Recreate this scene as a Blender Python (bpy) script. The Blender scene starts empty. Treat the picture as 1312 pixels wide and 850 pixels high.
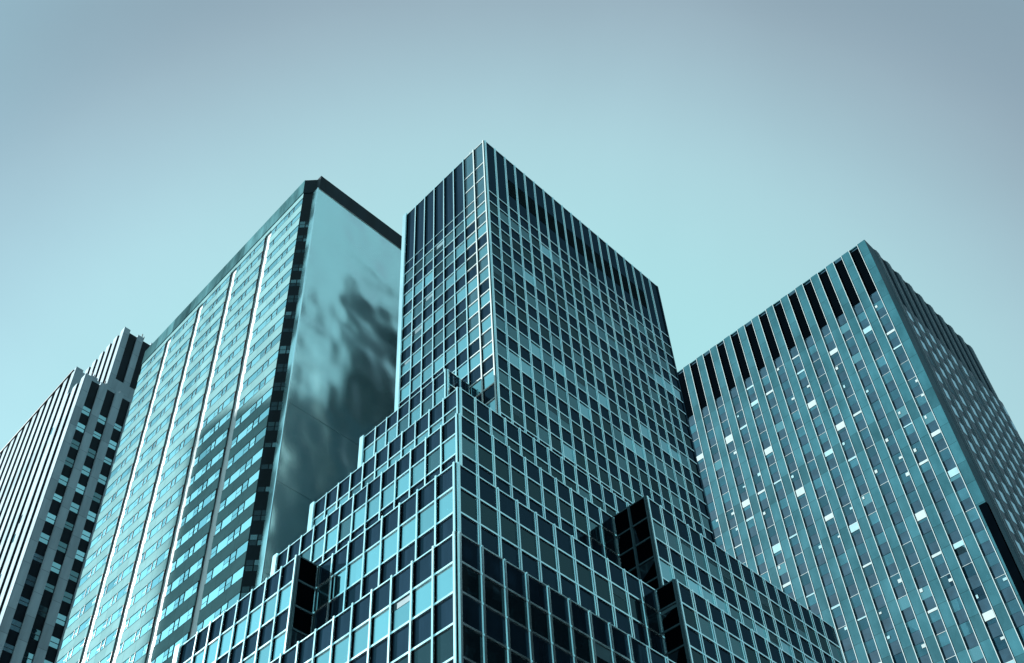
import bpy, math, random
from mathutils import Vector, Matrix
random.seed(7)

# ------------------------------------------------------------------ camera, sky, sun, exposure
U = 1.5                       # one facade bay in metres; the tables below are in bays, z measured from eye level
EYE = 1.7
scene = bpy.context.scene
C = scene.collection

def W(p):                     # bay units -> metres
    return Vector((p[0]*U, p[1]*U, p[2]*U + EYE))

F_PX, CX, CY = 1419.875, 545.581, 589.610
ROT = ((0.74490182, -0.66709715, 0.01013307),
       (0.4719711, 0.51616148, -0.71471716),
       (0.47155548, 0.53717662, 0.69934019))     # rows: image right, image down, forward
cam_d = bpy.data.cameras.new('camera')
cam = bpy.data.objects.new('camera', cam_d); C.objects.link(cam)
cam_d.sensor_fit = 'HORIZONTAL'; cam_d.sensor_width = 36
cam_d.lens = F_PX/1312*36
cam_d.shift_x = (656-CX)/1312; cam_d.shift_y = (CY-425)/1312
cam_d.clip_start = .1; cam_d.clip_end = 6000
r, d, f = (Vector(x) for x in ROT)
m = Matrix((r, -d, -f)).transposed().to_4x4()
m.translation = (0, 0, EYE)
cam.matrix_world = m
scene.camera = cam

SUN_AZ, SUN_EL = math.radians(114), math.radians(25)
sun_dir = Vector((math.cos(SUN_AZ)*math.cos(SUN_EL), math.sin(SUN_AZ)*math.cos(SUN_EL), math.sin(SUN_EL)))
sd = bpy.data.lights.new('sun', 'SUN'); sd.energy = 5.0; sd.angle = math.radians(.53); sd.color = (1, .985, .95)
so = bpy.data.objects.new('sun', sd); C.objects.link(so)
so.rotation_euler = sun_dir.to_track_quat('Z', 'Y').to_euler()
so.location = (0, 0, 300)

EXPO = 2.4
vs = scene.view_settings
vs.view_transform = 'Standard'; vs.look = 'None'; vs.exposure = EXPO; vs.gamma = 1; vs.use_curve_mapping = False

world = bpy.data.worlds.new('World'); scene.world = world; world.use_nodes = True
nt = world.node_tree; N = nt.nodes; L = nt.links
for n in list(N): N.remove(n)
out = N.new('ShaderNodeOutputWorld'); bg = N.new('ShaderNodeBackground')
sky = N.new('ShaderNodeTexSky'); sky.sky_type = 'NISHITA'; sky.sun_disc = False
sky.sun_elevation = SUN_EL; sky.sun_rotation = math.pi/2 - SUN_AZ
sky.air_density = 1; sky.dust_density = 1.6; sky.ozone_density = 1
tc = N.new('ShaderNodeTexCoord')
# hazy sky: brightest and most cyan over the low part between the towers, greyer towards the zenith
def direction(az, el):
    az, el = math.radians(az), math.radians(el)
    return (math.cos(az)*math.cos(el), math.sin(az)*math.cos(el), math.sin(el))
d0 = N.new('ShaderNodeVectorMath'); d0.operation = 'DOT_PRODUCT'; d0.inputs[1].default_value = direction(44, 30)
L.new(tc.outputs['Generated'], d0.inputs[0])
ramp = N.new('ShaderNodeValToRGB'); cr = ramp.color_ramp; cr.interpolation = 'B_SPLINE'
stops = [(.0, (.31, .61, .69)), (.42, (.32, .63, .71)), (.62, (.28, .44, .54)), (.745, (.265, .375, .455)), (.775, (.285, .40, .485)), (.80, (.335, .46, .545)), (.835, (.395, .595, .68)),
         (.865, (.44, .70, .77)), (.905, (.44, .775, .825)), (.95, (.42, .82, .86)), (1, (.40, .82, .865))]
cr.elements[0].position = stops[0][0]; cr.elements[0].color = (*stops[0][1], 1)
cr.elements[1].position = stops[-1][0]; cr.elements[1].color = (*stops[-1][1], 1)
for p, c in stops[1:-1]:
    e = cr.elements.new(p); e.color = (*c, 1)
L.new(d0.outputs['Value'], ramp.inputs[0])
bw = N.new('ShaderNodeRGBToBW'); L.new(sky.outputs[0], bw.inputs[0])
mr = N.new('ShaderNodeMapRange'); mr.inputs['From Min'].default_value = 0; mr.inputs['From Max'].default_value = 14
mr.inputs['To Min'].default_value = 0.95; mr.inputs['To Max'].default_value = 1.08; mr.clamp = True
L.new(bw.outputs[0], mr.inputs['Value'])
vm0 = N.new('ShaderNodeVectorMath'); vm0.operation = 'SCALE'
L.new(ramp.outputs[0], vm0.inputs[0]); L.new(mr.outputs[0], vm0.inputs['Scale'])
# bright aureole of the haze round the sun
dt = N.new('ShaderNodeVectorMath'); dt.operation = 'DOT_PRODUCT'; dt.inputs[1].default_value = sun_dir
L.new(tc.outputs['Generated'], dt.inputs[0])
mx0 = N.new('ShaderNodeMath'); mx0.operation = 'MAXIMUM'; mx0.inputs[1].default_value = 0; L.new(dt.outputs['Value'], mx0.inputs[0])
pw = N.new('ShaderNodeMath'); pw.operation = 'POWER'; pw.inputs[1].default_value = 9; L.new(mx0.outputs[0], pw.inputs[0])
au = N.new('ShaderNodeVectorMath'); au.operation = 'SCALE'; au.inputs[0].default_value = (.26, .68, .78)
L.new(pw.outputs[0], au.inputs['Scale'])
# very faint veils of high cloud
cn = N.new('ShaderNodeTexNoise'); cn.inputs['Scale'].default_value = 2.2; cn.inputs['Detail'].default_value = 6; cn.inputs['Roughness'].default_value = .55; cn.inputs['Distortion'].default_value = .6
L.new(tc.outputs['Generated'], cn.inputs['Vector'])
cm = N.new('ShaderNodeMapRange'); cm.inputs['From Min'].default_value = .3; cm.inputs['From Max'].default_value = .7
cm.inputs['To Min'].default_value = .965; cm.inputs['To Max'].default_value = 1.035; L.new(cn.outputs['Fac'], cm.inputs['Value'])
vm1 = N.new('ShaderNodeVectorMath'); vm1.operation = 'ADD'; L.new(vm0.outputs[0], vm1.inputs[0]); L.new(au.outputs[0], vm1.inputs[1])
vm = N.new('ShaderNodeVectorMath'); vm.operation = 'SCALE'; L.new(vm1.outputs[0], vm.inputs[0]); L.new(cm.outputs[0], vm.inputs['Scale'])
STR = .06
vm2 = N.new('ShaderNodeVectorMath'); vm2.operation = 'SCALE'; vm2.inputs['Scale'].default_value = 1/(STR*2**EXPO)
L.new(vm.outputs[0], vm2.inputs[0]); L.new(vm2.outputs[0], bg.inputs['Color'])
bg.inputs['Strength'].default_value = STR
L.new(bg.outputs[0], out.inputs[0])

# ------------------------------------------------------------------ materials
def mat(name, col, rough=.5, metal=0., var=.0, scale=(1, 1, 1), gloss=None, bump=0., bscale=1.5, ior=1.5, spec=.5, joints=None, rvar=0.):
    """procedural surface: base colour broken by noise; optional mirror share (coated glass, polished stone)"""
    M = bpy.data.materials.new(name); M.use_nodes = True
    t = M.node_tree; n = t.nodes; l = t.links
    b = n['Principled BSDF']
    b.inputs['Roughness'].default_value = rough; b.inputs['Metallic'].default_value = metal
    b.inputs['IOR'].default_value = ior; b.inputs['Specular IOR Level'].default_value = spec
    co = n.new('ShaderNodeTexCoord'); mp = n.new('ShaderNodeMapping'); l.new(co.outputs['Object'], mp.inputs[0])
    mp.inputs['Scale'].default_value = scale
    b.inputs['Base Color'].default_value = (*col, 1)
    last = None
    if var:
        nz = n.new('ShaderNodeTexNoise'); nz.inputs['Scale'].default_value = .35; nz.inputs['Detail'].default_value = 7; nz.inputs['Roughness'].default_value = .65
        l.new(mp.outputs[0], nz.inputs['Vector'])
        m2 = n.new('ShaderNodeMapRange'); m2.inputs['From Min'].default_value = .3; m2.inputs['From Max'].default_value = .7
        m2.inputs['To Min'].default_value = 1-var; m2.inputs['To Max'].default_value = 1+var
        l.new(nz.outputs['Fac'], m2.inputs['Value'])
        sc = n.new('ShaderNodeVectorMath'); sc.operation = 'SCALE'; sc.inputs[0].default_value = col
        l.new(m2.outputs[0], sc.inputs['Scale']); last = sc.outputs[0]
        if joints:
            br = n.new('ShaderNodeTexBrick'); br.inputs['Scale'].default_value = 1
            br.inputs['Brick Width'].default_value = joints[0]; br.inputs['Row Height'].default_value = joints[1]
            br.inputs['Mortar Size'].default_value = joints[2]; br.offset = joints[3] if len(joints) > 3 else 0
            j = joints[4] if len(joints) > 4 else .06
            br.inputs['Color1'].default_value = (1-j, 1-j, 1-j, 1); br.inputs['Color2'].default_value = (1+j, 1+j, 1+j, 1)
            br.inputs['Mortar'].default_value = (.55, .55, .55, 1); br.inputs['Bias'].default_value = 0
            cb = n.new('ShaderNodeCombineXYZ'); sp = n.new('ShaderNodeSeparateXYZ'); ad = n.new('ShaderNodeMath')
            l.new(co.outputs['Object'], sp.inputs[0]); l.new(sp.outputs['X'], ad.inputs[0]); l.new(sp.outputs['Y'], ad.inputs[1])
            l.new(ad.outputs[0], cb.inputs['X']); l.new(sp.outputs['Z'], cb.inputs['Y'])
            l.new(cb.outputs[0], br.inputs['Vector'])
            ml = n.new('ShaderNodeVectorMath'); ml.operation = 'MULTIPLY'
            l.new(last, ml.inputs[0]); l.new(br.outputs['Color'], ml.inputs[1]); last = ml.outputs[0]
        l.new(last, b.inputs['Base Color'])
        if rvar:
            m3 = n.new('ShaderNodeMapRange'); m3.inputs['From Min'].default_value = .3; m3.inputs['From Max'].default_value = .7
            m3.inputs['To Min'].default_value = max(.02, rough-rvar); m3.inputs['To Max'].default_value = rough+rvar
            l.new(nz.outputs['Fac'], m3.inputs['Value']); l.new(m3.outputs[0], b.inputs['Roughness'])
    nrm = None
    if bump:
        bn = n.new('ShaderNodeTexNoise'); bn.inputs['Scale'].default_value = bscale; bn.inputs['Detail'].default_value = 2
        l.new(mp.outputs[0], bn.inputs['Vector'])
        bp = n.new('ShaderNodeBump'); bp.inputs['Strength'].default_value = 1; bp.inputs['Distance'].default_value = bump
        l.new(bn.outputs['Fac'], bp.inputs['Height']); l.new(bp.outputs[0], b.inputs['Normal']); nrm = bp.outputs[0]
    if gloss:
        fac, gcol, grough = gloss
        g = n.new('ShaderNodeBsdfGlossy'); g.inputs['Color'].default_value = (*gcol, 1); g.inputs['Roughness'].default_value = grough
        if nrm: l.new(nrm, g.inputs['Normal'])
        mx = n.new('ShaderNodeMixShader'); mx.inputs[0].default_value = fac
        l.new(b.outputs[0], mx.inputs[1]); l.new(g.outputs[0], mx.inputs[2]); l.new(mx.outputs[0], n['Material Output'].inputs['Surface'])
    return M

TINT = (.58, .93, .99)
M = {}
M['spandrel'] = mat('dark_spandrel_glass', (.005, .012, .020), .04, var=.3, scale=(3, 3, .3), bump=.004, bscale=.3, spec=0, gloss=(.04, (.42, .74, 1.0), .03))
M['spandrel_sunlit'] = mat('sunlit_spandrel_panel', (.014, .045, .062), .2, var=.2, spec=.3, gloss=(.03, TINT, .05))  # lighter copy of the spandrel with sunlight painted in
M['alu'] = mat('weathered_aluminium', (.74, .95, .98), .14, metal=.92, var=.25, scale=(2, 2, .25), rvar=.05)
M['alu_dark'] = mat('shade_toned_aluminium', (.035, .075, .09), .45, metal=.2, var=.2, scale=(1, 1, .3), spec=.2)  # dimmer copy of the aluminium, shade of the wing returns in its colour
M['alu_bright'] = mat('pale_aluminium', (.36, .44, .44), .4, metal=.3, var=.08, scale=(1, 1, .3))  # also paints sunlight onto the shaft's two end bays
M['black'] = mat('flat_black', (.0005, .0013, .0022), .6, var=.2, spec=0)
M['g_clear'] = mat('window_glass_dark', (.004, .009, .013), .03, bump=.003, bscale=.7, spec=0, gloss=(0.07, TINT, .012), var=.2)
M['g_mid'] = mat('window_glass', (.008, .018, .025), .03, bump=.003, bscale=.7, spec=0, gloss=(0.2, TINT, .012), var=.2)
M['g_bright'] = mat('window_glass_coated', (.012, .03, .04), .03, bump=.003, bscale=.7, spec=0, gloss=(0.5, TINT, .015), var=.2)
M['g_mirror'] = mat('window_glass_mirror', (.012, .035, .045), .03, bump=.003, bscale=.7, spec=0, gloss=(0.66, TINT, .015), var=.2)
M['g_blind'] = mat('window_glass_with_blind', (.035, .075, .10), .3, bump=.003, bscale=.7, spec=0, gloss=(0.18, TINT, .03), var=.2)
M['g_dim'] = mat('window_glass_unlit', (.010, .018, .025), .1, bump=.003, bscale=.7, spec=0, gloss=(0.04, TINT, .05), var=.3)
M['blind_dim'] = mat('drawn_blind', (.05, .105, .125), .6, var=.25, spec=.1)
M['blind_mid'] = mat('mid_tone_blind', (.14, .26, .29), .7, var=.2, spec=.1)
M['blind'] = mat('white_blind_and_glint', (.22, .29, .30), .7, var=.15, spec=0)

# ------------------------------------------------------------------ builders
def project(p):               # bay units -> picture pixels (only to rank parts by how large they show)
    v = Vector(p); z = f.dot(v)
    if z < .5: return None
    return (F_PX*r.dot(v)/z + CX, F_PX*d.dot(v)/z + CY)

BOXF = ((0, 1, 2, 3), (7, 6, 5, 4), (0, 4, 5, 1), (1, 5, 6, 2), (2, 6, 7, 3), (3, 7, 4, 0))

class Geo:
    def __init__(s): s.v = []; s.f = []; s.m = []; s.mats = []
    def mi(s, mt):
        if mt not in s.mats: s.mats.append(mt)
        return s.mats.index(mt)
    def poly(s, vs_, fs, mt):
        o = len(s.v); s.v += [tuple(x) for x in vs_]; k = s.mi(mt)
        for q in fs: s.f.append(tuple(i+o for i in q)); s.m.append(k)
        return s
    def box(s, a, b, mt):
        x0, x1 = sorted((a[0], b[0])); y0, y1 = sorted((a[1], b[1])); z0, z1 = sorted((a[2], b[2]))
        vs_ = [(x0, y0, z0), (x0, y1, z0), (x1, y1, z0), (x1, y0, z0), (x0, y0, z1), (x0, y1, z1), (x1, y1, z1), (x1, y0, z1)]
        return s.poly(vs_, BOXF, mt)
    def obox(s, o, u, n, a0, a1, z0, z1, n0, n1, mt):
        """box on a facade: o corner, u along it, n outward; a along u, n0..n1 depth"""
        def P(a, nn, z): return (o[0]+u[0]*a+n[0]*nn, o[1]+u[1]*a+n[1]*nn, z)
        vs_ = [P(a0, n0, z0), P(a0, n1, z0), P(a1, n1, z0), P(a1, n0, z0), P(a0, n0, z1), P(a0, n1, z1), P(a1, n1, z1), P(a1, n0, z1)]
        return s.poly(vs_, BOXF, mt)
    def prism(s, pts, z0, z1, mt):
        n = len(pts)
        vs_ = [(x, y, z0) for x, y in pts] + [(x, y, z1) for x, y in pts]
        fs = [tuple(range(n-1, -1, -1)), tuple(range(n, 2*n))] + [(i, (i+1) % n, n+(i+1) % n, n+i) for i in range(n)]
        return s.poly(vs_, fs, mt)
    def join(s, g):
        o = len(s.v); s.v += g.v
        for q, k in zip(g.f, g.m): s.f.append(tuple(i+o for i in q)); s.m.append(s.mi(g.mats[k]))
        return s
    def mesh(s, name, base):
        me = bpy.data.meshes.new(name)
        me.from_pydata([W(p)-base for p in s.v], [], s.f)
        for mt in s.mats: me.materials.append(M[mt])
        me.polygons.foreach_set('material_index', s.m)
        me.validate(); me.update()
        import bmesh
        bm = bmesh.new(); bm.from_mesh(me); bmesh.ops.recalc_face_normals(bm, faces=bm.faces); bm.to_mesh(me); bm.free()
        return me
    def area(s):
        ps = [project(p) for p in s.v]
        if any(p is None for p in ps): return 0
        x0 = max(0, min(p[0] for p in ps)); x1 = min(1312, max(p[0] for p in ps))
        y0 = max(0, min(p[1] for p in ps)); y1 = min(850, max(p[1] for p in ps))
        return max(0, x1-x0)*max(0, y1-y0)

class Thing:
    def __init__(s, name, label, cat, base, group=None):
        s.base = W(base); s.root = bpy.data.objects.new(name, None); C.objects.link(s.root)
        s.root.location = s.base; s.root['label'] = label; s.root['category'] = cat
        s.root.empty_display_size = 2
        if group: s.root['group'] = group
        s.parts = {}; s.limit = 100
    def part(s, name, geo, parent=None, label=None):
        o = bpy.data.objects.new(name, geo.mesh(name, s.base)); C.objects.link(o)
        o.parent = parent or s.root
        if label: o['label'] = label
        return o
    def add(s, name, geo, parent=None, bonus=0):
        s.parts.setdefault(name, []).append((geo.area()+bonus, len(s.parts.get(name, ())), geo, parent))
    def flush(s):
        for name, lst in s.parts.items():
            lst.sort(key=lambda q: -q[0])
            for a, i, g, p in lst[:s.limit]: s.part(name, g, p)
            rest = lst[s.limit:]
            if rest:
                g = Geo()
                for q in rest: g.join(q[2])
                o = s.part(name, g); o['kind'] = 'stuff'

def structure(name, geo):
    base = Vector((0, 0, 0)); o = bpy.data.objects.new(name, geo.mesh(name, base)); C.objects.link(o); o['kind'] = 'structure'
    return o

GZ = -EYE/U                   # street level in bay units

# ------------------------------------------------------------------ ground, roads, pavements
M['asphalt'] = mat('asphalt', (.05, .052, .055), .9, var=.25)
M['concrete'] = mat('pavement_concrete', (.28, .29, .29), .85, var=.15, joints=(1.5, 1.5, .015))
M['paint'] = mat('road_paint', (.75, .75, .72), .6, var=.1)
g = Geo(); g.poly([(-2500, -2500, GZ), (2500, -2500, GZ), (2500, 2500, GZ), (-2500, 2500, GZ)], [(0, 1, 2, 3)], 'asphalt'); structure('ground', g)
g = Geo()
for k in range(30):
    for xx in (-4.5, 1.8):
        g.box((xx, 22+k*6, GZ), (xx+.1, 24+k*6, GZ+.004), 'paint')
    g.box((22+k*6, 4.4, GZ), (24+k*6, 4.5, GZ+.004), 'paint')
for k in range(10):
    g.box((-8+k*1.6, 15.0, GZ), (-7.3+k*1.6, 17.0, GZ+.004), 'paint')
structure('road_marking', g)
for (x0, y0, x1, y1) in ((13.5, 15, 60, 40.5), (13.5, 48, 70, 84.5), (13.5, 86.5, 70, 170), (72, 15, 140, 90), (13.5, -30, 70, -4), (-60, 100, -8, 170), (-70, -40, -12, 90)):
    structure('pavement', Geo().box((x0, y0, GZ), (x1, y1, GZ+.1), 'concrete'))

# ------------------------------------------------------------------ stepped glass tower
H = 1.19
T = Thing('glass_office_tower', 'dark glass tower with pale metal grid, rising above stepped setback tiers in the centre', 'office tower', (29.06, 27.4, GZ))
XE, YE = 47.75, 36.62
NXm, NYm = (-1, 0), (0, -1)

def pane_mat(face, row, kind):
    q = random.random()
    if face == 'left':
        w = {'low': (.06, .10, .50, .34, .0), 'shaft': (.16, .34, .38, .10, .02)}[kind]
    else:
        w = {'low': (.78, .17, .02, .0, .03), 'shaft': (.66, .24, .05, .0, .05)}[kind]
    names = ('g_clear', 'g_mid', 'g_bright', 'g_mirror', 'g_blind')
    acc = 0
    for nme, p in zip(names, w):
        acc += p
        if q < acc: return nme
    return names[0]

def curtain(body, o, u, n, nb, zs, face, kind, end_bay=1.0, pitch=1.0, mul='alu', cap=True, first_row='spandrel', skip_mullion=(), row_bias=None, corner=True, bottom=None, last_mullion=True, top_over=.03):
    """mullions, transoms and panes on one facade. zs: transom heights from the parapet down"""
    span = (nb-1)*pitch+end_bay if nb > 1 else end_bay
    edges = [k*pitch for k in range(nb)]+[span]
    zt, zb = zs[0], (bottom if bottom is not None else zs[-1])
    mw = .04 if face == 'left' else .034
    if face == 'right': top_over = 0
    for k, a in enumerate(edges):
        if k in skip_mullion: continue
        if k == nb and not last_mullion: continue
        gm = Geo()
        a0, a1 = a-mw, a+mw
        if k == 0 and corner: a0, a1 = .0, .085
        gm.obox(o, u, n, a0, a1, zb, zt+top_over, 0, .11, mul)
        gm.obox(o, u, n, a0-.03, a1+.03, zb, zt+.005, .0, .045, 'black' if face == 'left' else mul)
        T.add('mullion', gm, body)
    for i, z in enumerate(zs):
        if i == 0 and not cap: continue
        hgt = .038 if i else .026
        T.add('transom', Geo().obox(o, u, n, .1 if corner else 0, span, z-hgt, z+hgt, 0, .065 if i else .05, mul), body)
    isw = first_row == 'window'
    for i in range(len(zs)-1):
        if isw:
            rb = random.random()
            for k in range(nb):
                a0, a1 = edges[k]+.07, edges[k+1]-.07
                mt = pane_mat(face, i, kind)
                if row_bias and i in row_bias and random.random() < row_bias[i][1]: mt = random.choice(row_bias[i][0])
                # each pane sits a little out of true, as real panes do
                t1, t2, t3 = (random.uniform(.006, .016) for _ in range(3))
                def P(a, nn, z): return (o[0]+u[0]*a+n[0]*nn, o[1]+u[1]*a+n[1]*nn, z)
                z1, z0 = zs[i]-.05, zs[i+1]+.05
                gp = Geo(); base = [P(a0, 0, z0), P(a1, 0, z0), P(a1, 0, z1), P(a0, 0, z1)]
                front = [P(a0, .008, z0), P(a1, t1, z0), P(a1, t1+t2-.008, z1), P(a0, t2, z1)]
                gp.poly(base+front, ((4, 5, 6, 7), (0, 1, 5, 4), (1, 2, 6, 5), (2, 3, 7, 6), (3, 0, 4, 7)), mt)
                if random.random() < (.10 if kind == 'shaft' else .05):
                    hb = random.uniform(.15, .6)*(z1-z0)
                    gp.poly([P(a0+.02, .02, z1-hb), P(a1-.02, .02, z1-hb), P(a1-.02, .02, z1-.01), P(a0+.02, .02, z1-.01), P(a0+.02, .01, z1-hb), P(a1-.02, .01, z1-hb), P(a1-.02, .01, z1-.01), P(a0+.02, .01, z1-.01)], BOXF, 'blind_dim')
                T.add('window', gp, body)
        isw = not isw

def rows(z, *steps):
    out_ = [z]
    for s_ in steps: out_.append(out_[-1]-s_)
    return out_

def tier(name, x, y, x1, y1, z0, z1, mt='spandrel'):
    return T.part(name, Geo().box((x, y, z0), (x1, y1, z1), mt))

def left_face(body, x, y0, y1, zs, kind='low', **kw):
    nb = max(1, round(y1-y0)); curtain(body, (x, y0), (0, 1), NXm, nb, zs, 'left', kind, end_bay=(y1-y0)-(nb-1), **kw)
def right_face(body, x0, x1, y, zs, kind='low', **kw):
    nb = max(1, round(x1-x0)); curtain(body, (x0, y), (1, 0), NYm, nb, zs, 'right', kind, end_bay=(x1-x0)-(nb-1), **kw)

low = {1: (('g_mirror', 'g_mirror', 'g_bright'), .8), 3: (('g_clear', 'g_mid'), .6)}
# lowest tier
b1 = tier('setback_tier', 17.95, 18.94, XE, YE, GZ, 22.38)
zs = rows(22.38, 1.11, 1.14, 1.13, 1.17, 1.14, 1.14, 1.14, 1.14)
left_face(b1, 17.95, 18.94, YE, zs, bottom=GZ, row_bias=low)
right_face(b1, 17.95, XE, 18.94, zs, bottom=GZ, row_bias={1: (('g_clear',), .95), 3: (('g_clear',), .95), 5: (('g_clear',), .95)})
# second tier
b2 = tier('setback_tier', 19.59, 20.66, XE, YE, 22.38, 27.69)
zs = rows(27.69, 1.11, 1.19, 1.10, 1.17)
left_face(b2, 19.59, 20.66, 28.66, zs, bottom=22.4, row_bias=low)
right_face(b2, 19.59, 30.59, 20.66, zs, bottom=22.4, row_bias={1: (('g_clear',), .95)})
# third tier
b3 = tier('setback_tier', 22.62, 23.69, XE, YE, 27.69, 34.80)
zs = rows(34.80, 1.12, 1.20, 1.15, 1.2, 1.2)
left_face(b3, 22.62, 23.69, YE, zs, bottom=27.7, row_bias={1: (('g_bright', 'g_mid', 'g_bright', 'g_mirror'), .8), 3: (('g_mirror',), .7)})
right_face(b3, 22.62, 32.62, 23.69, zs, bottom=27.7, row_bias={1: (('g_mid', 'g_clear', 'g_clear'), .9)})
# fourth tier
b4 = tier('setback_tier', 24.31, 25.39, XE, YE, 34.80, 39.15)
zs = rows(39.15, 1.2, 1.2, 1.19)
left_face(b4, 24.31, 25.39, 36.4, zs, bottom=34.8, row_bias={1: (('g_bright', 'g_mid'), .8)})
right_face(b4, 24.31, XE, 25.39, zs, bottom=34.8)
# fifth tier, only beside the shaft's left face
b5 = tier('setback_tier', 27.40, 29.57, 40, YE, 39.15, 46.42)
zs = rows(46.42, 1.12, 1.19, 1.19, 1.19, 1.19)
left_face(b5, 27.40, 29.57, YE, zs, bottom=39.15, row_bias={1: (('g_bright', 'g_mid', 'g_mid'), .9)})
right_face(b5, 27.40, 29.06, 29.57, zs, bottom=39.15)
# end wing on the left face
bw_ = tier('side_wing', 18.58, 28.66, 30, 36.95, 22.38, 27.68)
zs = rows(27.68, 1.17, 1.21, 1.06, 1.15)
left_face(bw_, 18.58, 28.66, 36.95, zs, bottom=22.4, row_bias={1: (('g_mirror', 'g_mirror', 'g_bright'), .95), 3: (('g_mirror', 'g_bright'), .95)})
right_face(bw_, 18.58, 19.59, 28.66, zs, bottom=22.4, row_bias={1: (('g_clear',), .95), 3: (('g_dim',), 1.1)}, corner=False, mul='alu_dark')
# two wings on the right face
bu = tier('side_wing', 32.62, 21.69, XE, 24, 27.69, 34.82)
zs = rows(34.82, 1.27, 1.15, 1.13, 1.15, 1.15)
right_face(bu, 32.62, XE, 21.69, zs, bottom=27.7, row_bias={1: (('g_mid', 'g_clear', 'g_mid'), .85), 3: (('g_mirror', 'g_bright', 'g_mid'), .9)})
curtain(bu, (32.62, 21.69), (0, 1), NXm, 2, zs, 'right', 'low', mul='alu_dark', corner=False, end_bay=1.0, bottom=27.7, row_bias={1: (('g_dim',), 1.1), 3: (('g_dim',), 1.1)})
T.part('return_panel', Geo().box((32.608, 21.72, 27.72), (32.62, 23.67, 34.8), 'black'), bu)  # added black sheet, paints the wing return dark
bl = tier('side_wing', 30.59, 19.67, XE, 22.5, 22.38, 27.68)
zs = rows(27.68, 1.06, 1.05, 1.0, 1.1)
right_face(bl, 30.59, XE, 19.67, zs, bottom=22.4, row_bias={1: (('g_mid', 'g_clear'), .9)})
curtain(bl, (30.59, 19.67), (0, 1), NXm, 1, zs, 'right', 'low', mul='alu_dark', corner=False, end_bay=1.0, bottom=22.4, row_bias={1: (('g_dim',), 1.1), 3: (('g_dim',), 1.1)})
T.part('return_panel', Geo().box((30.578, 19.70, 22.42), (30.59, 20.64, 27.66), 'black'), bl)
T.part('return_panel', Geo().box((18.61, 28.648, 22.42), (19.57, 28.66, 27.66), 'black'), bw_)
# shaft
SX, SY, SZ = 29.06, 27.40, 70.2
bs = T.part('tower_shaft', Geo().box((SX, SY, 39.15), (47.7, 35.55, SZ), 'spandrel'))
zs = [SZ]+[63.95-k*H for k in range(17)]
rb = {}
for i in range(1, 18):
    if i in (6,): rb[i] = (('g_blind', 'g_mid', 'g_bright'), .6)
    elif i in (12, 14): rb[i] = (('g_bright', 'g_blind', 'g_mid'), .75)
    else: rb[i] = (('g_clear', 'g_clear', 'g_mid', 'g_dim'), .7)
nb = 19; pitch = .981
o = (SX, SY)
curtain(bs, o, (1, 0), NYm, 19, [SZ, 63.95], 'right', 'shaft', pitch=pitch, end_bay=18.64-18*pitch, bottom=39.2, last_mullion=False)
curtain(bs, o, (1, 0), NYm, 19, [63.95-k*H for k in range(22)], 'right', 'shaft', pitch=pitch, end_bay=18.64-18*pitch, bottom=39.2, skip_mullion=range(20), cap=False, row_bias={k-1: v for k, v in rb.items()})
# left face: two end bays paler, their sunlight put into the colour, the rest like the other side
zl = [63.95-k*H for k in range(22)]
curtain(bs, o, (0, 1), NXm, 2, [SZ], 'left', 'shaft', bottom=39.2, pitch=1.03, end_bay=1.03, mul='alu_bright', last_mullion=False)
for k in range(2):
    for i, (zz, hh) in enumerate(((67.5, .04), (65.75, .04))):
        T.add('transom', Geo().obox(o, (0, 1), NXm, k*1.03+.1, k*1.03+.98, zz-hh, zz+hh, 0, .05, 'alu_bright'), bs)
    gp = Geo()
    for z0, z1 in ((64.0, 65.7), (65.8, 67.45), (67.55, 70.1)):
        gp.obox(o, (0, 1), NXm, k*1.03+.12, k*1.03+.93, z0, z1, 0, .012, 'spandrel_sunlit')
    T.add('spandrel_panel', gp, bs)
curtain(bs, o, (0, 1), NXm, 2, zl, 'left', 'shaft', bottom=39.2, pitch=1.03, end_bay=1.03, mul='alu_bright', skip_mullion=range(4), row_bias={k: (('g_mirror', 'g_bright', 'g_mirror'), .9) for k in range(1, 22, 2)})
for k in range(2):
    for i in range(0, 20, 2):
        T.add('spandrel_panel', Geo().obox(o, (0, 1), NXm, k*1.03+.12, k*1.03+.93, zl[i+1]+.06, zl[i]-.06, 0, .012, 'spandrel_sunlit' if random.random() < .6 else 'spandrel'), bs)
o2 = (SX, SY+2.06); nb2 = 6; e2 = 8.15-2.06
curtain(bs, o2, (0, 1), NXm, nb2, [SZ], 'left', 'shaft', bottom=39.2, pitch=e2/6, end_bay=e2/6, corner=False)
curtain(bs, o2, (0, 1), NXm, nb2, zl, 'left', 'shaft', bottom=39.2, pitch=e2/6, end_bay=e2/6, corner=False, skip_mullion=range(8),
        row_bias={1: (('g_clear', 'g_mid'), .8), 3: (('g_bright', 'g_mid', 'g_clear'), .7), 9: (('g_mid', 'g_bright'), .7), 11: (('g_mirror', 'g_bright'), .8), 13: (('g_mirror', 'g_mid'), .7), 15: (('g_mid', 'g_bright'), .8)})
T.part('roof_reflection_blocker', Geo().box((36.6, 34.3, SZ), (47.2, 35.45, 87.0), 'black'))  # added dark box behind the roofline, darkens the blank wall's reflection
# louvred slot high on the right face
gl = Geo()
for k in range(2, 17):
    gl.obox(o, (1, 0), NYm, k*pitch+.08, (k+1)*pitch-.08, 65.65, 67.6, 0, .012, 'black')
    for j in range(9): gl.obox(o, (1, 0), NYm, k*pitch+.1, (k+1)*pitch-.1, 65.75+j*.2, 65.79+j*.2, .012, .03, 'g_dim')
T.part('louvre', gl, bs)
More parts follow.
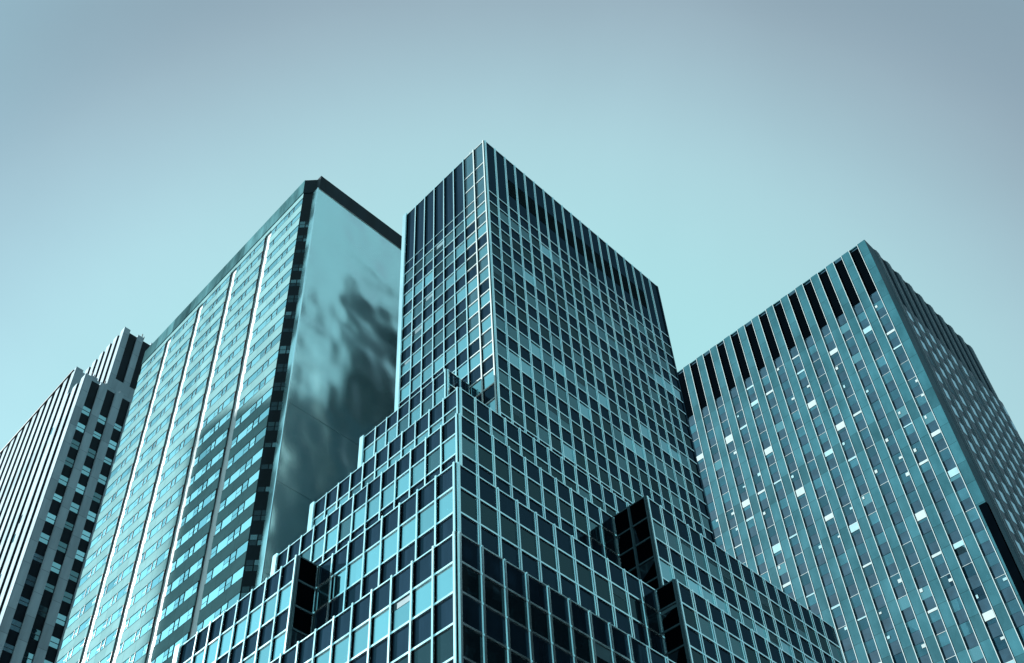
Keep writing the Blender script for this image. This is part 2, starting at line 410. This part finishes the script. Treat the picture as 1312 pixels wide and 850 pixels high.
# unseen pale slabs added behind shaft and tiers to brighten the blank wall's reflection
M['rear_pale'] = mat('pale_rear_reflector', (.15, .27, .29), .8, var=.2)
for x0, x1, yy, z0, z1 in ((SX+.4, 31.6, 35.55, 46.5, SZ), (27.8, 31.0, YE, 34.9, 46.3), (23.0, 30.5, YE, GZ, 34.6)):
    T.part('rear_reflector', Geo().box((x0, yy, z0), (x1, yy+.03, z1), 'rear_pale'))
# pale corner columns where the left faces end
for x, y, z0, z1 in ((24.31, 36.4, 34.8, 39.2), (27.40, YE, 39.15, 46.5), (22.62, YE, 27.7, 34.87), (SX, 35.55, 39.2, 70.3), (18.58, 36.95, 22.4, 27.75)):
    T.add('corner_column', Geo().box((x-.16, y-.02, z0), (x+.3, y+.34, z1), 'alu'))
for x, y, z0, z1 in ((47.7, SY, 39.2, 70.22), (XE, 21.69, 27.7, 34.84), (XE, 19.67, 22.4, 27.7)):
    T.add('corner_column', Geo().box((x-.04, y-.06, z0), (x+.12, y+.3, z1), 'spandrel'))
for x, y, z, hh in ((29.2, 29.0, SZ, .75), (29.25, 29.12, SZ, .5), (29.15, 27.5, SZ, .35)):
    T.add('antenna', Geo().box((x, y, z), (x+.035, y+.035, z+hh), 'alu_bright').box((x-.03, y-.03, z), (x+.065, y+.065, z+.12), 'alu'))
T.flush()

# ------------------------------------------------------------------ banded tower with the dark corner strip
M['lt_spandrel'] = mat('pale_spandrel_enamel', (.105, .205, .218), .65, var=.10, scale=(1, 1, 1.6), joints=(2.35, 50, .02, 0, .09), spec=0)
M['lt_groove'] = mat('white_channel_lining', (.34, .41, .42), .5, var=.06, scale=(1, 1, .2))
M['lt_cornice'] = mat('stained_cornice_stone', (.030, .078, .088), .7, var=.5, scale=(1.2, 1.2, .3), joints=(4.4, 50, .01, 0, .35), spec=0)
M['lt_dark'] = mat('dark_bronze_cladding', (.004, .012, .018), .5, var=.5, scale=(1, 1, .25), joints=(2.6, 60, .03), spec=.1)
M['lt_blank'] = mat('polished_wall_panel', (.07, .20, .225), .5, var=.3, scale=(.5, .5, .36), bump=1.7, bscale=.2, gloss=(.76, (.80, 1.0, 1.0), .23), joints=(60, 7.2, .012))
M['lt_glass'] = mat('bright_coated_glass', (.012, .04, .05), .05, bump=.003, bscale=.7, spec=0, gloss=(.90, (.66, .97, 1.0), .02), var=.2)
M['lt_frame'] = mat('dark_window_frame', (.012, .018, .022), .5, var=.2)
B = Thing('banded_office_tower', 'pale banded tower with white vertical channels and one blank polished side wall', 'office tower', (26.1, 46.03, GZ))
T = B
LX, LY0, LY1 = 26.1, 46.03, 72.02
ZTOP, ZC = 84.37, 82.40
core = Geo()
core.prism([(LX+.3, LY0+.13), (LX+.3, LY1), (34, LY1), (34, 62), (38, 62), (38, 45.6), (LX+.66, 45.6)], GZ, ZC, 'lt_dark')
core_o = B.part('core', core)
# channels split the face in bays
grooves = [51.02, 56.30, 61.70, 67.11]
GW = .44
bay_edges = [LY0]+sum([[q-GW, q+GW] for q in grooves], [])+[LY1]
FL = 1.997
z_first = 81.66
for bi in range(5):
    y0, y1 = bay_edges[2*bi], bay_edges[2*bi+1]
    bo = B.part('facade_bay', Geo().box((LX+.06, y0, GZ), (LX+.3, y1, ZC), 'lt_frame'))
    # windows of the bay: small, wide, small, small, wide (, small)
    pat = 'WSSWS' if bi == 0 else ('SWSSWS' if bi < 4 else 'SWSSW')
    wS, wW = .65, 1.14
    tot = sum(wS if c == 'S' else wW for c in pat)
    k0 = (y1-y0)/tot*.985; pos = y0+.04
    segs = []
    for c in pat:
        w = (wS if c == 'S' else wW)*k0; segs.append((c, pos, pos+w)); pos += w
    nfl = 27
    for fl in range(nfl):
        zt = z_first-fl*FL; zb = zt-.93
        for c, a0, a1 in segs:
            gw = Geo()
            gw.box((LX+.045, a0, zb), (LX+.07, a1, zt), 'lt_frame')
            q = random.random()
            mt = 'lt_glass' if q < .72 else ('g_mirror' if q < .94 else 'g_bright')
            def pane(y_0, y_1, z_0, z_1, mt):
                t1, t2 = random.uniform(-.004, .004), random.uniform(-.004, .004)
                fr = [(LX+.033, y_0, z_0), (LX+.033-t1, y_1, z_0), (LX+.033-t1-t2, y_1, z_1), (LX+.033-t2, y_0, z_1)]
                bk = [(LX+.044, y_0, z_0), (LX+.044, y_1, z_0), (LX+.044, y_1, z_1), (LX+.044, y_0, z_1)]
                gw.poly(bk+fr, ((4, 5, 6, 7), (0, 1, 5, 4), (1, 2, 6, 5), (2, 3, 7, 6), (3, 0, 4, 7)), mt)
            if c == 'W':
                pane(a0+.012, a1-.012, zb+.02, zt-.02, mt)
            else:
                zm = zb+.44
                pane(a0+.03, a1-.03, zb+.03, zm-.025, mt)
                pane(a0+.03, a1-.03, zm+.025, zt-.03, random.choice(('g_mirror', mt)))
                gw.box((LX+.0, a0, zb), (LX+.05, a0+.022, zt), 'lt_frame')
            B.add('window', gw, bo)
        zn = zb-FL+.93 if fl < nfl-1 else GZ
        B.add('spandrel_band', Geo().box((LX, y0, zn), (LX+.07, y1, zb), 'lt_spandrel'), bo)
        if fl == 0: B.add('spandrel_band', Geo().box((LX, y0, zt), (LX+.07, y1, ZC), 'lt_spandrel'), bo)
        B.add('ledge', Geo().box((LX-.02, y0, zb-.035), (LX+.05, y1, zb+.005), 'lt_spandrel'), bo)
for q in grooves:
    B.part('channel', Geo().box((LX+.13, q-GW, GZ), (LX+.31, q+GW, 81.83), 'lt_groove').box((LX, q-GW, 81.83), (LX+.31, q+GW, ZC), 'lt_spandrel'))
# cornice: pale on the long face, unlit corner and side darkened in the colour
B.part('cornice', Geo().box((LX-.06, LY0, ZC), (LX+.8, LY1+.1, ZTOP), 'lt_cornice'), label='pale stained cornice of the long face')
cx1, cy1 = 26.91, 45.22
B.part('corner_cornice', Geo().prism([(LX-.05, LY0-.01), (LX+.5, LY0+.6), (27.45, 45.6), (cx1-.02, cy1-.05)], ZC-.06, ZTOP-.05, 'lt_dark'))
# chamfered corner strip
ux, uy = cx1-LX, cy1-LY0; ln = math.hypot(ux, uy); ux /= ln; uy /= ln; nx, ny = uy, -ux
if nx > 0: nx, ny = -nx, -ny
cs = B.part('corner_strip', Geo().prism([(LX, LY0), (LX+.5, LY0+.6), (27.5, 45.7), (cx1, cy1)], GZ, ZC-.07, 'lt_dark'))
for fl in range(27):
    zt = 78.0-fl*FL
    full = random.random() < .72
    for j in range(2):
        gw = Geo(); a0 = .10+j*(ln-.14)/2; a1 = a0+(ln-.2)/2-.05
        for z0, z1 in (((zt-.40, zt), (zt-.84, zt-.45)) if full else ((zt-.40, zt),)):
            gw.obox((LX, LY0), (ux, uy), (nx, ny), a0, a1, z0, z1, 0, .012, random.choice(('g_dim', 'g_clear', 'g_mid')))
        B.add('corner_window', gw, cs)
# blank polished side wall with a thin pale edge
BX, BY = 26.69, 44.81
bw2 = B.part('blank_wall', Geo().box((BX, BY, GZ), (38.0, 45.6, 82.37), 'lt_blank'))
B.part('wall_edge_trim', Geo().box((BX-.02, BY-.03, GZ), (BX+.05, BY+.05, 82.39), 'alu'), bw2)
B.part('wall_top_trim', Geo().box((BX+.05, BY-.03, 82.32), (38.0, BY, 82.40), 'alu_bright'), bw2)
gj = Geo()
for k in range(5): gj.box((BX+.06, BY-.004, 26+k*7.4), (38.0, BY+.01, 26.02+k*7.4), 'lt_dark')
B.part('panel_joint', gj, bw2)
B.part('side_cornice', Geo().box((26.81, BY-.06, 82.40), (38.05, 46.0, 84.37), 'lt_dark'))
B.flush()

# ------------------------------------------------------------------ white-piered tower at the far left
K = .88
M['fl_white'] = mat('white_limestone', (.235, .31, .345), .7, var=.16, scale=(2, 2, .25), joints=(40, 4.1, .04, 0, .12), spec=0)
M['fl_strip'] = mat('dark_window_strip', (.004, .008, .013), .35, var=.4, spec=.1)
P = Thing('piered_office_tower', 'white stone piered tower with stepped blocks, seen past the edge of the banded tower', 'office tower', (25.88, 88, GZ))
def fl_block(x, y, x1, y1, z0, z1, pr, pl, wr, wl, n_r, n_l, top_row, rows_, floor, strip_top=0.):
    core = P.part('block', Geo().box((x+.17, y+.32, z0), (x1, y1, z1-.25), 'fl_strip'))
    for k in range(n_r):                                  # piers on the right-hand face
        x0 = x+k*pr
        P.add('pier', Geo().box((x0, y, z0), (x0+wr, y+.6, z1), 'fl_white').box((x0-.02, y-.03, z0), (x0+.05, y, z1), 'fl_white'), core)
        for j in range(rows_):
            zt = top_row-j*floor
            if zt < z0: break
            q = random.random()
            a, b = x0+wr+.03, x0+pr-.04
            gw = Geo(); hgt = floor*random.choice((.42, .42, .30))
            gw.box((a, y+.29, zt-hgt), (b, y+.32, zt), random.choice(('g_mirror', 'g_bright', 'g_bright', 'g_mid')) if zt > 70 else random.choice(('g_dim', 'g_mid', 'g_bright')))
            gw.box((a, y+.26, zt-hgt*.55), (b, y+.29, zt-hgt*.5), 'lt_frame')
            P.add('window', gw, core)
    for k in range(n_l):
        y0 = y+k*pl+(.0 if k == 0 else .0)
        ya = y0 if k else y0+.6
        P.add('pier', Geo().box((x, ya, z0), (x+.05, y0+wl, z1), 'fl_white').box((x+.05, ya, z0), (x+.3, y0+wl-.02, z1-.02), 'fl_strip'), core)
        for j in range(rows_):
            zt = top_row-j*floor
            if zt < z0+1: break
            if random.random() < .35:
                P.add('window', Geo().box((x+.13, y0+wl+.04, zt-floor*.4), (x+.17, y0+pl-.04, zt), random.choice(('g_bright', 'g_mid', 'g_dim'))), core)
    return core
fl_block(25.88, 88.0, 36, 93.2, GZ, 94.4, 1.98, 1.98, .90, 1.05, 5, 3, 89.95, 14, 2.64)
fl_block(26.14, 93.3, 34, 122, GZ, 100.3, 1.98, 1.95, .90, 1.0, 4, 14, 97.5, 17, 2.64)
P.part('roof_band', Geo().box((26.2, 93.28, 94.5), (34, 93.5, 99.9), 'fl_white'))
P.part('roof_band', Geo().box((26.0, 93.9, 100.0), (34, 121.9, 100.15), 'lt_frame'))
fl_block(31.96, 98.6, 37, 110, 100.0, 117.6, 2.08, 1.92, .86, 1.02, 3, 6, 98, 1, 2.64)
P.part('sill_band', Geo().box((32.0, 98.56, 100.2), (37, 98.9, 107.6), 'fl_white'))
for k in range(2): P.add('window', Geo().box((33.2+k*2.08, 98.52, 104.4), (34.2+k*2.08, 98.56, 105.4), 'g_mid'))
for x, y, z in ((34.6, 98.7, 117.6), (34.9, 98.7, 117.6), (36.6, 98.7, 117.6), (36.85, 98.7, 117.5), (28.2, 93.5, 100.3), (28.5, 93.5, 100.3), (30.0, 93.5, 100.3)):
    P.add('roof_post', Geo().box((x, y, z-.3), (x+.1, y+.1, z+random.uniform(.4, .9)), 'lt_frame'))
P.flush()

# ------------------------------------------------------------------ tower with grey piers and louvred openings
M['rt_pier'] = mat('grey_pier_granite', (.014, .064, .082), .45, var=.28, scale=(.7, .7, .35), joints=(40, 3.55, .04, 0, .22), rvar=.1, bump=.01, bscale=.5, spec=.05)
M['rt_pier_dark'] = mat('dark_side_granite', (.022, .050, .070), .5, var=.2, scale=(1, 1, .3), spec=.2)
M['rt_span'] = mat('dark_infill_panel', (.010, .034, .052), .35, var=.3, spec=.2)
M['rt_edge'] = mat('bright_pier_edge', (.25, .33, .34), .5, metal=.1, var=.08)
for nme, c in (('rt_glass_deep', (.006, .020, .032)), ('rt_glass', (.010, .036, .054)), ('rt_glass_pale', (.016, .060, .082))):
    M[nme] = mat(nme.replace('rt_', 'tinted_'), c, .2, var=.35, spec=0, bump=.003, bscale=.7, gloss=(.14, TINT, .02))
Q = Thing('grey_office_tower', 'grey tower with flat vertical piers and tall black louvred openings under its roofline', 'office tower', (80, 20.29, GZ))
RX, RY, RZ = 80., 20.29, 100.6
FR = 2.372
core = Q.part('core', Geo().box((RX+.1, RY+.3, GZ), (102.0, 54, RZ-.3), 'rt_span'))
def strip_y(k): return 21.21+k*1.972          # near edge of strip k on the long face
NS = 16
edges = [RY]
for k in range(NS):
    edges += [strip_y(k), strip_y(k)+1.03]
# corner pier, then piers between the strips
Q.add('pier', Geo().box((RX, RY, GZ), (RX+1.7, strip_y(0), RZ), 'rt_pier'), core)
for k in range(NS):
    y0, y1 = strip_y(k)+1.03, strip_y(k+1)
    Q.add('pier', Geo().box((RX, y0, GZ), (RX+.6, y1, RZ-.02), 'rt_pier'), core)
    a, b = strip_y(k), strip_y(k)+1.03
    for yy in (a, b):
        Q.add('pier_edge', Geo().box((RX-.025, yy-.024, GZ), (RX+.09, yy+.024, RZ+.02), 'rt_edge'), core, bonus=1e4)
    gl = Geo().box((RX+.06, a+.03, 92.65), (RX+.11, b-.03, RZ-.5), 'black')
    for j in range(22): gl.box((RX+.04, a+.03, 92.9+j*.33), (RX+.06, b-.03, 92.95+j*.33), 'black')
    Q.add('louvre', gl, core)
    Q.add('louvre', Geo().box((RX+.05, a+.03, RZ-.5), (RX+.12, b-.03, RZ-.15), 'rt_span'), core) if k % 3 == 1 else None
    for fl in range(22):
        zt = 91.12-fl*FR                      # window top
        gs = Geo().box((RX+.055, a+.03, zt+.02), (RX+.11, b-.03, zt+1.18), 'rt_span')
        # window with a light reveal line
        q = random.random()
        mt = 'rt_glass_deep' if q < .22 else ('rt_glass' if q < .66 else ('rt_glass_pale' if q < .90 else 'g_bright'))
        t1, t2 = random.uniform(-.008, .008), random.uniform(-.008, .008)
        xw = RX+.06
        fr = [(xw, a+.06, zt-1.17), (xw+t1, b-.06, zt-1.17), (xw+t1+t2, b-.06, zt), (xw+t2, a+.06, zt)]
        bk = [(RX+.10, a+.06, zt-1.17), (RX+.10, b-.06, zt-1.17), (RX+.10, b-.06, zt), (RX+.10, a+.06, zt)]
        gw = Geo().poly(bk+fr, ((4, 5, 6, 7), (0, 1, 5, 4), (1, 2, 6, 5), (2, 3, 7, 6), (3, 0, 4, 7)), mt)
        gw.box((RX+.035, a+.03, zt), (RX+.10, b-.03, zt+.035), 'rt_edge' if random.random() < .55 else 'rt_span')
        Q.add('window', gw, core)
        q = random.random()
        if q < .50:
            if q < .14: hgt, w0, w1 = random.uniform(.45, .95), .0, 1.
            elif q < .30: hgt, w0, w1 = random.uniform(.14, .30), .0, 1.
            else:  # short pale pieces painting in glints and lamps inside the windows
                hgt = random.uniform(.2, .4); w0 = random.choice((0, .65)); w1 = w0+random.uniform(.18, .35)
            s0, s1 = a+.06+w0*.9, a+.06+min(1, w1)*.9
            zo = 0 if q < .30 else random.uniform(0, .6)
            Q.add('blind', Geo().box((RX+.025, s0, zt-zo-hgt), (RX+.04, s1, zt-zo-.01), 'blind' if random.random() < .55 else 'blind_mid'), core)
        Q.add('spandrel_panel', gs, core)
# cap along the roofline
Q.part('roof_coping', Geo().box((RX+.05, RY+.05, RZ-.12), (102, RY+1.6, RZ+.0), 'rt_pier').box((RX+.05, RY+1.62, RZ-.12), (RX+.9, 54, RZ+.0), 'rt_pier'))
# side face: bulging piers, narrow windows between
for k in range(10):
    x0 = RX+1.75+k*2.2
    pts = [(x0+.0, RY+.3), (x0+.02, RY+.0), (x0+.45, RY-.08), (x0+.95, RY-.08), (x0+1.38, RY+.0), (x0+1.4, RY+.3)]
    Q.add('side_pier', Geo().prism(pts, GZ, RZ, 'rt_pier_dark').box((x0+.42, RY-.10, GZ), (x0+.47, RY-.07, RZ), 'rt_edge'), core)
    for fl in range(24):
        zt = 91.12-fl*FR
        Q.add('side_window', Geo().box((x0+1.42, RY+.0, zt-1.35), (x0+2.18, RY+.3, zt), 'lt_glass' if random.random() < .9 else 'g_mid').box((x0+1.42, RY+.02, zt), (x0+2.18, RY+.3, zt+1.02), 'rt_span'), core)
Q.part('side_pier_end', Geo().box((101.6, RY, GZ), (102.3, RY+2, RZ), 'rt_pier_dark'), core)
# black sheet low on the corner pier, painting in a shadow patch
Q.part('corner_shade', Geo().box((RX-.012, RY-.02, GZ), (RX+.4, RY+.66, 62.6), 'black'), core)
Q.flush()

# ------------------------------------------------------------------ neighbours across the street: they shade and mirror
M['nb_wall'] = mat('dark_brick', (.003, .004, .005), .8, var=.3, spec=.05)
M['nb_trim'] = mat('dark_trim', (.006, .007, .008), .6, var=.2, spec=.1)
def neighbour(label, x0, y0, x1, y1, z):
    Nn = Thing('office_block', label, 'office block', (x0, y0, GZ))
    wo = Nn.part('wall', Geo().box((x0, y0, GZ), (x1, y1, z), 'nb_wall'))
    ww = Geo()
    zz = 3.
    while zz < z-2:
        y = y0+.6
        while y < y1-1: ww.box((x1, y, zz), (x1+.02, y+.9, zz+1.3), 'g_dim'); ww.box((x0-.02, y, zz), (x0, y+.9, zz+1.3), 'g_dim'); y += 1.6
        x = x0+.6
        while x < x1-1: ww.box((x, y1, zz), (x+.9, y1+.02, zz+1.3), 'g_dim'); ww.box((x, y0-.02, zz), (x+.9, y0, zz+1.3), 'g_dim'); x += 1.6
        zz += 2.4
    o_ = Nn.part('window', ww); o_['kind'] = 'stuff'
    Nn.part('cornice', Geo().box((x0-.2, y0-.2, z), (x1+.2, y1+.2, z+.8), 'nb_trim'))
neighbour('dark office block across the side street, mirrored in the lower tier windows', 38, -26, 66, -9, 56)
sd_h = (math.cos(SUN_AZ), math.sin(SUN_AZ)); sd_n = (sd_h[1], -sd_h[0])
def sunpos(q, t): return (sd_n[0]*q+sd_h[0]*t, sd_n[1]*q+sd_h[1]*t)
def sq(x, y): return sd_n[0]*x+sd_n[1]*y
def st(x, y): return sd_h[0]*x+sd_h[1]*y
q0, q1 = sq(LX, 44.5), sq(LX, 56.5)
tl = st(LX, 52); tt = 220
zc = 58.2+(tt-tl)*math.tan(SUN_EL)
xa, ya = sunpos(q0-1, tt)
xb, yb = sunpos(q1, tt)
dx = xb-xa; dy = yb-ya
neighbour('slim dark tower block across the avenue, shading the banded facade', xa, ya, xb, max(yb, ya+3), zc)
